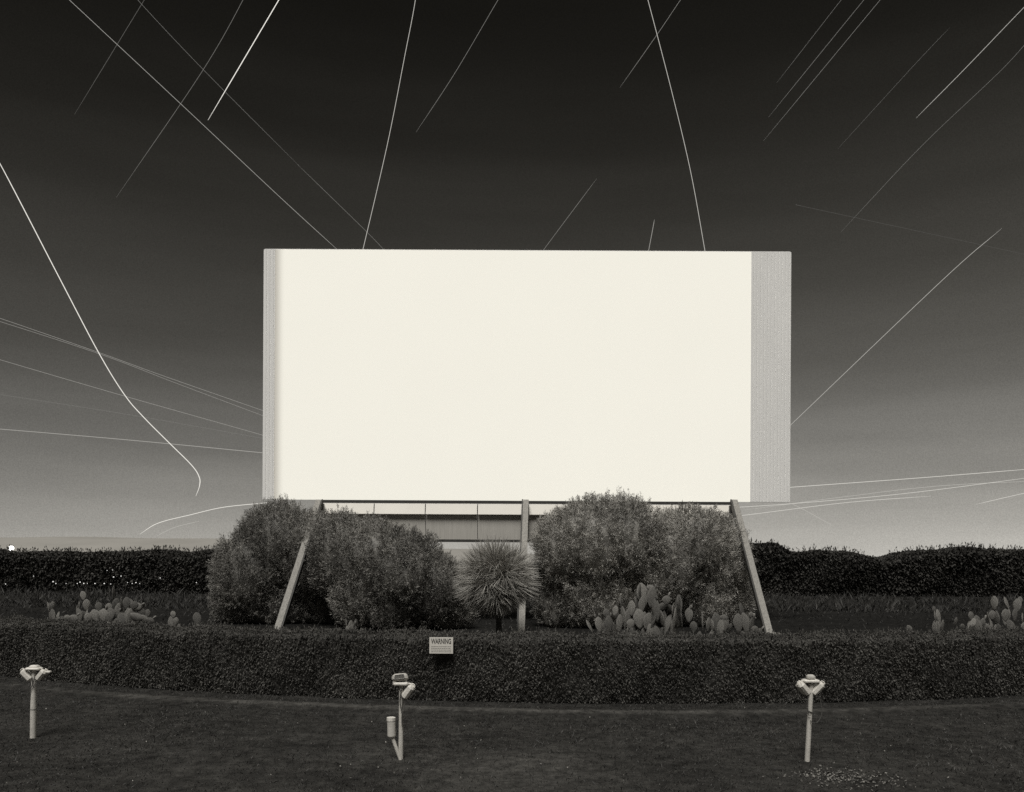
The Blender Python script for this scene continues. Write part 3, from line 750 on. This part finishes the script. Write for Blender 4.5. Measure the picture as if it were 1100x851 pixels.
# left post
def post_left():
    b_ = G(35.5, 793); d_ = b_.y; s = d_ / F; top = P(36.5, 720, d_)
    root = empty('speaker_post', b_); tag(root, 'leftmost speaker post, grey pipe with a joint ring halfway up', 'speaker post', 'speaker posts in the grass')
    L_ = top - b_
    f = MB(); f.tube([(0, 0, -.05), L_ * .42], .045, 14); f.build('pipe', M['post'], root, smooth=True)
    f = MB(); f.tube([L_ * .418, L_ * .428], .047, 14); f.build('joint_ring', mat('ring_metal', .16, .5), root)
    f = MB(); f.tube([L_ * .43, L_ * .62, L_], [.045, .041, .030], 14); f.build('upper_pipe', M['post'], root, smooth=True)
    f = MB(); f.box(L_ + Vector((0, 0, .025)), (.24, .17, .045), bev=.018, taper=.86); f.box(L_ + Vector((.01, 0, .06)), (.14, .12, .04), bev=.016, taper=.8); f.build('junction_box', M['alu'], root)
    f = MB(); f.tube([L_ + Vector((-.10, 0, .03)), L_ + Vector((-.17, 0, .0)), L_ + Vector((-.20, 0, -.03))], .012, 7); f.tube([L_ + Vector((.10, 0, .03)), L_ + Vector((.17, 0, -.02)), L_ + Vector((.225, 0, -.03))], .012, 7); f.box(L_ + Vector((.225, 0, -.025)), (.075, .07, .035), bev=.01)
    f.build('hanger', M['alu'], root, smooth=False)
    t = b_ + L_
    f = MB(); f.tube(bez((0.05, -.045, L_.z - .02), (.06, -.06, L_.z * .75), (-.04, -.06, L_.z * .78), (-.03, -.05, L_.z * .6)), .006, 6); f.build('cable', M['dark'], root)
    speaker(t + Vector((-.185, 0, .0)), -42, 8, 'speaker on the left side of the leftmost post', .92, bez(t + Vector((-.06, -.02, -.18)), t + Vector((-.05, -.06, -.3)), t + Vector((-.02, -.08, -.25)), t + Vector((0, -.05, -.1))))
    speaker(t + Vector((.19, 0, -.0)), 42, -8, 'speaker on the right side of the leftmost post', .88, bez(t + Vector((.06, -.02, -.18)), t + Vector((.05, -.06, -.3)), t + Vector((.02, -.08, -.3)), t + Vector((0, -.05, -.1))))
post_left()

def post_mid():
    b_ = G(430.5, 816); d_ = b_.y; s = d_ / F; top = P(431, 737, d_)
    root = empty('speaker_post', b_); tag(root, 'middle speaker post, thin pipe with a second short pipe leaning on it', 'speaker post', 'speaker posts in the grass')
    L_ = top - b_; k = 1 / 76.0
    f = MB(); f.tube([(0, 0, -.04), L_ * .35, L_], [.036, .033, .030], 12); f.build('pipe', M['post'], root, smooth=True)
    f = MB(); f.box(L_ + Vector((0, 0, .035)), (.20, .15, .05), bev=.015); f.build('junction_box', M['alu'], root)
    f = MB(); mc = Matrix.Rotation(R(-6), 3, 'Y') @ Matrix.Rotation(R(-14), 3, 'X')
    f.box(L_ + Vector((-.015, 0, .120)), (.235, .15, .105), mtx=mc, bev=.03, taper=.90)
    f.box(L_ + Vector((-.09, 0, .05)), (.05, .1, .07), bev=.01)
    cp = f.build('cap', mat('worn_aluminium', .45, .5, var=.35, scale=16, bump=.4, bump_scale=40), root)
    f = MB()
    for k in range(4): f.box(L_ + Vector((-.015, 0, .120)) + mc @ Vector((0, -.074, -.028 + k * .019)), (.15 - .012 * abs(k - 1.5), .008, .010), mtx=mc)
    f.build('grille', mat('grille_shadow', .10, .7), cp)
    f = MB(); f.tube([L_ + Vector((.07, 0, .04)), L_ + Vector((.13, 0, .03)), L_ + Vector((.19, 0, -.02))], .014, 7); f.build('hanger', M['alu'], root)
    f = MB(); f.tube(bez((.02, -.034, L_.z - .02), (-.06, -.06, L_.z * .75), (.05, -.06, L_.z * .7), (.02, -.045, L_.z * .52)), .007, 6)
    f.tube(bez((-.02, -.034, L_.z - .02), (.06, -.06, L_.z * .8), (.0, -.06, L_.z * .6), (.025, -.045, L_.z * .45)), .006, 6); f.build('cable', M['dark'], root)
    # leaning stub with a can on top, tied to the same footing
    a = P(421.5, 791, d_) - b_
    f = MB(); f.tube([(.0, -.03, .0), a + Vector((0, -.03, 0))], .026, 12); stub = f.build('side_pipe', M['post'], root, smooth=True)
    c1 = P(421, 790, d_) - b_; c2 = P(420.5, 771.5, d_) - b_
    f = MB(); f.tube([c1 + Vector((0, -.03, -.03)), c1 + Vector((0, -.03, 0)), c2 + Vector((0, -.03, 0)), c2 + Vector((0, -.03, .012))], [.040, .058, .058, .052], 18); f.build('can', M['post'], stub, smooth=False)
    f = MB(); f.tube([c2 + Vector((0, -.03, -.03)), c2 + Vector((0, -.03, .016))], [.062, .062], 18); f.build('can_lid', M['alu'], stub)
    t = b_ + L_
    speaker(t + Vector((.165, 0, .01)), 36, -12, 'only speaker of the middle post, hanging on its right', .98, bez(t + Vector((.06, -.02, -.18)), t + Vector((.05, -.06, -.4)), t + Vector((.02, -.08, -.3)), t + Vector((0.03, -.05, -.5))))
post_mid()

def post_right():
    b_ = G(867, 818); d_ = b_.y; top = P(871.5, 735, d_)
    root = empty('speaker_post', b_); tag(root, 'right-hand speaker post, slightly leaning pale pipe with looped wires', 'speaker post', 'speaker posts in the grass')
    L_ = top - b_
    f = MB(); f.tube([-L_ * .04, L_ * .5, L_], [.037, .035, .033], 12); f.build('pipe', M['post'], root, smooth=True)
    f = MB(); f.box(L_ + Vector((-.01, 0, .045)), (.22, .15, .045), bev=.014); f.build('junction_box', M['alu'], root)
    f = MB(); f.box(L_ + Vector((-.01, 0, .10)), (.12, .11, .07), bev=.022, taper=.9); f.build('cap', mat('dull_aluminium', .45, .5, var=.3, scale=16), root)
    f = MB(); f.tube([L_ + Vector((-.10, 0, .05)), L_ + Vector((-.16, 0, .03)), L_ + Vector((-.20, 0, -.01))], .013, 7); f.tube([L_ + Vector((.09, 0, .05)), L_ + Vector((.13, 0, .03)), L_ + Vector((.17, 0, -.0))], .013, 7); f.build('hanger', M['alu'], root)
    f = MB(); f.tube([L_ * .66 + Vector((.045 * math.cos(q - 2.6), .045 * math.sin(q - 2.6), -.014 * q)) for q in np.linspace(0, 5.5, 24)], .007, 6); f.build('cable', M['dark'], root, smooth=True)
    t = b_ + L_
    speaker(t + Vector((-.175, 0, .02)), -42, 14, 'speaker on the left side of the right-hand post', .95, bez(t + Vector((-.05, -.02, -.16)), t + Vector((-.08, -.06, -.4)), t + Vector((-.06, -.06, -.45)), t + Vector((-.03, -.06, -.42))))
    speaker(t + Vector((.16, 0, .02)), 40, -14, 'speaker on the right side of the right-hand post, its wire hanging in a loop', .95,
            bez(t + Vector((.09, -.03, -.16)), t + Vector((.22, -.06, -.45)), t + Vector((.02, -.08, -.62)), t + Vector((-.03, -.05, -.50))))
post_right()

# ------------------------------------------------------------------ lamps far behind
M['lamp'] = glow('lamp_glass', 6)
M['small_lamp'] = glow('small_lamp_glass', 1.0)
def sphere(mb, c_, r_, n=10, m_=6):
    V = [];
    for j in range(m_ + 1):
        ph = math.pi * (.001 + .998 * j / m_)
        for i in range(n): V.append((c_[0] + r_ * math.sin(ph) * math.cos(6.2832 * i / n), c_[1] + r_ * math.sin(ph) * math.sin(6.2832 * i / n), c_[2] + r_ * math.cos(ph)))
    mb.add(V, [(j * n + i, (j + 1) * n + i, (j + 1) * n + (i + 1) % n, j * n + (i + 1) % n) for j in range(m_) for i in range(n)])
c_ = P(12, 589, 72)
lr = empty('street_lamp', (c_.x, c_.y, 0)); tag(lr, 'bright round street lamp shining above the dark hedge at the far left', 'street lamp')
f = MB(); f.tube([(0, .0, 0), (0, 0, c_.z - .2)], [.09, .06], 8); f.build('pole', M['steel'], lr)
f = MB(); sphere(f, (0, 0, c_.z), .22, 16, 10); f.build('globe', M['lamp'], lr, smooth=True)
f = MB(); f.tube([(0, 0, c_.z + .20), (0, 0, c_.z + .32)], [.16, .05], 10); f.build('cap', M['steel'], lr)
g = np.random.default_rng(77)
for i, (px, py, r_) in enumerate([(6, 627.5, .8), (36, 619, .6), (57, 625, 1.3), (60, 627, .9), (71, 627, .6), (83, 627, .8), (86, 625.5, 1.0), (90, 627, 1.2), (94, 627, .6), (102, 627, .9), (112, 627, 1.0),
                                  (119, 627.5, .7), (115, 613, .7), (121, 612.5, .6), (122, 620, 1.0), (130, 619, .8), (137, 626, .6), (142, 627, .8), (146, 626, .9), (150, 627, .6), (172, 621, .9), (211, 626, .8)]):
    q = P(px, py, 63.55); rr = .030 * r_ + .008
    f = MB(); sphere(f, (0, 0, 0), rr, 8, 5); f.tube([(0, 0, rr * .8), (0, 0, rr * 1.5)], [rr * .7, rr * .3], 8)
    o = f.build('glimmering_lamp', M['small_lamp'], None, True, q); o.scale = (1 + .7 * g.random(), 1, .8)
    tag(o, 'tiny distant lamp glinting through the dark hedge below the hill', 'lamp', 'tiny lamps glinting through the far hedge')

# ------------------------------------------------------------------ streaks of light over the sky
def smooth_path(pts, n=10):
    pts = [Vector((p[0], p[1], 0)) for p in pts]
    if len(pts) == 2: return [pts[0].lerp(pts[1], i / 12) for i in range(13)]
    ext = [pts[0] * 2 - pts[1]] + pts + [pts[-1] * 2 - pts[-2]]; out = []
    for i in range(1, len(ext) - 2):
        a, b_, c_, e = ext[i - 1], ext[i], ext[i + 1], ext[i + 2]
        for k in range(n):
            t = k / n
            out.append(.5 * ((2 * b_) + (c_ - a) * t + (2 * a - 5 * b_ + 4 * c_ - e) * t * t + (3 * b_ - a - 3 * c_ + e) * t ** 3))
    out.append(pts[-1]); return out
glows = {}
def streak(pts, width, bright, label, dist=600, twin=0, fade=True):
    bright *= .66 if bright < .32 else .80 if bright < .64 else 1; width *= .9 if pts[0][1] > 400 or bright > .6 else .8
    key = round(bright, 2)
    if key not in glows: glows[key] = glow('streak_light', key, (1.0, .97, .89))
    path = smooth_path(pts); n = len(path); f = MB()
    for off in ([0] if not twin else [-twin / 2, twin / 2]):
        w3 = [P(p.x + off, p.y, dist) for p in path]
        ctr = w3[n // 2]; r0 = width * .5 * dist / F
        rr = [r0 * (1 if not fade else min(1, .35 + 5 * min(i, n - 1 - i) / n)) for i in range(n)]
        f.tube([p - ctr for p in w3], rr, 6)
    o = f.build('light_streak', glows[key], None, True, ctr); tag(o, label, 'light streak', 'streaks of light crossing the night sky')
    return o
T_ = streak
T_([(40, -32), (74.5, 0), (194.5, 112), (302, 213), (372, 277)], .62, .42, 'long fine straight streak from the top left down to the left screen corner', 620)
T_([(120, -35), (148, 0), (218, 74.5), (322, 179)], .40, .22, 'faint diagonal streak parallel to the long one, upper left', 640)
T_([(318, 176), (391, 247), (415, 272)], .40, .30, 'faint double diagonal streak ending on the top edge of the screen', 640, twin=1.6)
T_([(175, -32), (155, 0), (80, 123)], .45, .16, 'dim short streak in the top left corner of the sky', 700)
T_([(275, -32), (261, 0), (217, 77), (125, 212)], .50, .24, 'dim streak crossing the long diagonal in the upper left', 700)
T_([(318, -32), (299.5, 0), (223.5, 129)], .85, .95, 'brightest short straight streak, upper left, ending abruptly in mid sky', 500)
T_([(-18, 150), (0, 176), (64, 299), (106, 379), (134, 424.5), (155, 449), (181.5, 475.6), (206, 500), (214, 512.6), (214.3, 522), (210.4, 533)], 1.0, .85, 'bright curving streak with a hooked lower end, left of the screen', 450)
T_([(448, -35), (445.5, 0), (434, 61), (415.5, 155), (389.7, 266), (386, 280)], .75, .62, 'thick double streak falling onto the left part of the screen top', 480, twin=1.3)
T_([(556, -34), (535, 0), (489, 78), (447, 142)], .5, .28, 'thin streak above the left half of the screen, not reaching it', 700)
T_([(687, -33), (696, 0), (721.5, 98), (742, 185), (757, 268), (759, 280)], .75, .62, 'clear slightly curved streak falling onto the right part of the screen top', 520)
T_([(755, -34), (731, 0), (706, 37), (666, 94)], .5, .30, 'short streak crossing the curved one high above the screen', 700)
T_([(641, 192), (585, 267), (578, 277)], .5, .30, 'short slanting streak just above the middle of the screen', 700)
T_([(703, 236), (701, 247), (697, 268), (695, 278)], .8, .40, 'tiny upright streak just above the screen top', 650)
T_([(924, -26), (903.6, 0), (834.5, 89)], .5, .14, 'dimmest of three parallel streaks at upper right, the left one', 720)
T_([(955, -32), (928, 0), (825.5, 126)], .5, .22, 'middle one of three parallel streaks at upper right', 720)
T_([(972, -32), (945.5, 0), (820, 151.6)], .5, .24, 'longest of three parallel streaks at upper right, the right one', 720)
T_([(1140, -32), (1099, 9), (1036, 74.5), (984, 127)], .65, .60, 'bright straight streak in the top right corner', 560)
T_([(1120, 25), (1078, 73), (991, 156), (903.6, 249)], .5, .16, 'long dim streak below the bright one at upper right', 720)
T_([(1020, 30), (983, 69), (900, 160)], .4, .10, 'barely visible streak right of the three parallel ones', 760)
T_([(860, 221), (871, 223.6), (1049, 262), (1130, 280)], .4, .11, 'dim gently falling streak at right, crossing the rising one', 720)
T_([(1076, 245.5), (1014.5, 299), (850, 456), (835, 470)], .7, .52, 'bright streak rising from the right edge of the screen', 560)
T_([(-30, 333), (0, 342), (106, 378.7), (173, 403), (282, 441), (300, 447)], .5, .36, 'upper of the two streaks that meet on the left edge of the screen', 620)
T_([(-30, 337), (0, 345.5), (106, 380), (190, 412), (282, 446.5), (300, 453)], .5, .32, 'lower of the two streaks that meet on the left edge of the screen', 620)
T_([(-30, 377), (0, 386.5), (130, 424.5), (282, 467.5), (300, 473)], .55, .36, 'third streak down left of the screen, gently sloping', 620)
T_([(-30, 421), (0, 424), (141, 446), (282, 471), (300, 474)], .45, .22, 'faint streak left of the screen above the lowest long one', 640)
T_([(-30, 459), (0, 461), (141, 473), (282, 486.5), (300, 488)], .7, .46, 'lowest long streak left of the screen, nearly level', 600)
T_([(150, 574), (170, 562), (205, 553), (240, 545), (283, 540.5), (290, 540)], .7, .85, 'wavering streak low over the hill by the left bush', 560)
T_([(168, 576), (188, 566.5), (214, 560)], .5, .6, 'short dim streak under the wavering one near the hill', 560)
T_([(291, 545), (295, 542), (297, 538), (297, 532)], .9, .85, 'tiny hooked streak under the lower left corner of the screen', 450)
T_([(835, 525), (850, 523.5), (987, 513.5), (1130, 502)], .7, .69, 'topmost of the level streaks low at right', 620)
T_([(760, 547), (852, 541), (974, 530), (1130, 510)], .6, .66, 'second of the level streaks low at right', 620)
T_([(760, 557), (800, 553.5), (909, 540), (1000, 533)], .6, .66, 'third of the level streaks low at right, ending early', 620)
T_([(800, 548), (905, 534), (1010, 522), (1130, 516)], .5, .6, 'fine level streak low at right between the brighter ones', 640)
T_([(1048, 542), (1100, 530), (1130, 524)], .6, .66, 'short level streak low at the right edge', 640)
T_([(850, 541), (866, 549), (895, 565)], .5, .6, 'short falling streak under the lower right corner of the screen', 640)

# ------------------------------------------------------------------ render settings
sc.view_settings.view_transform = 'Standard'; sc.view_settings.look = 'None'; sc.view_settings.exposure = 0; sc.view_settings.gamma = 1
sc.view_settings.use_curve_mapping = False
sc.render.engine = 'CYCLES'
sc.cycles.use_denoising = False
sc.cycles.max_bounces = 4; sc.cycles.diffuse_bounces = 2; sc.cycles.glossy_bounces = 2; sc.cycles.transparent_max_bounces = 4
sc.cycles.sample_clamp_indirect = 3
sc.render.film_transparent = False
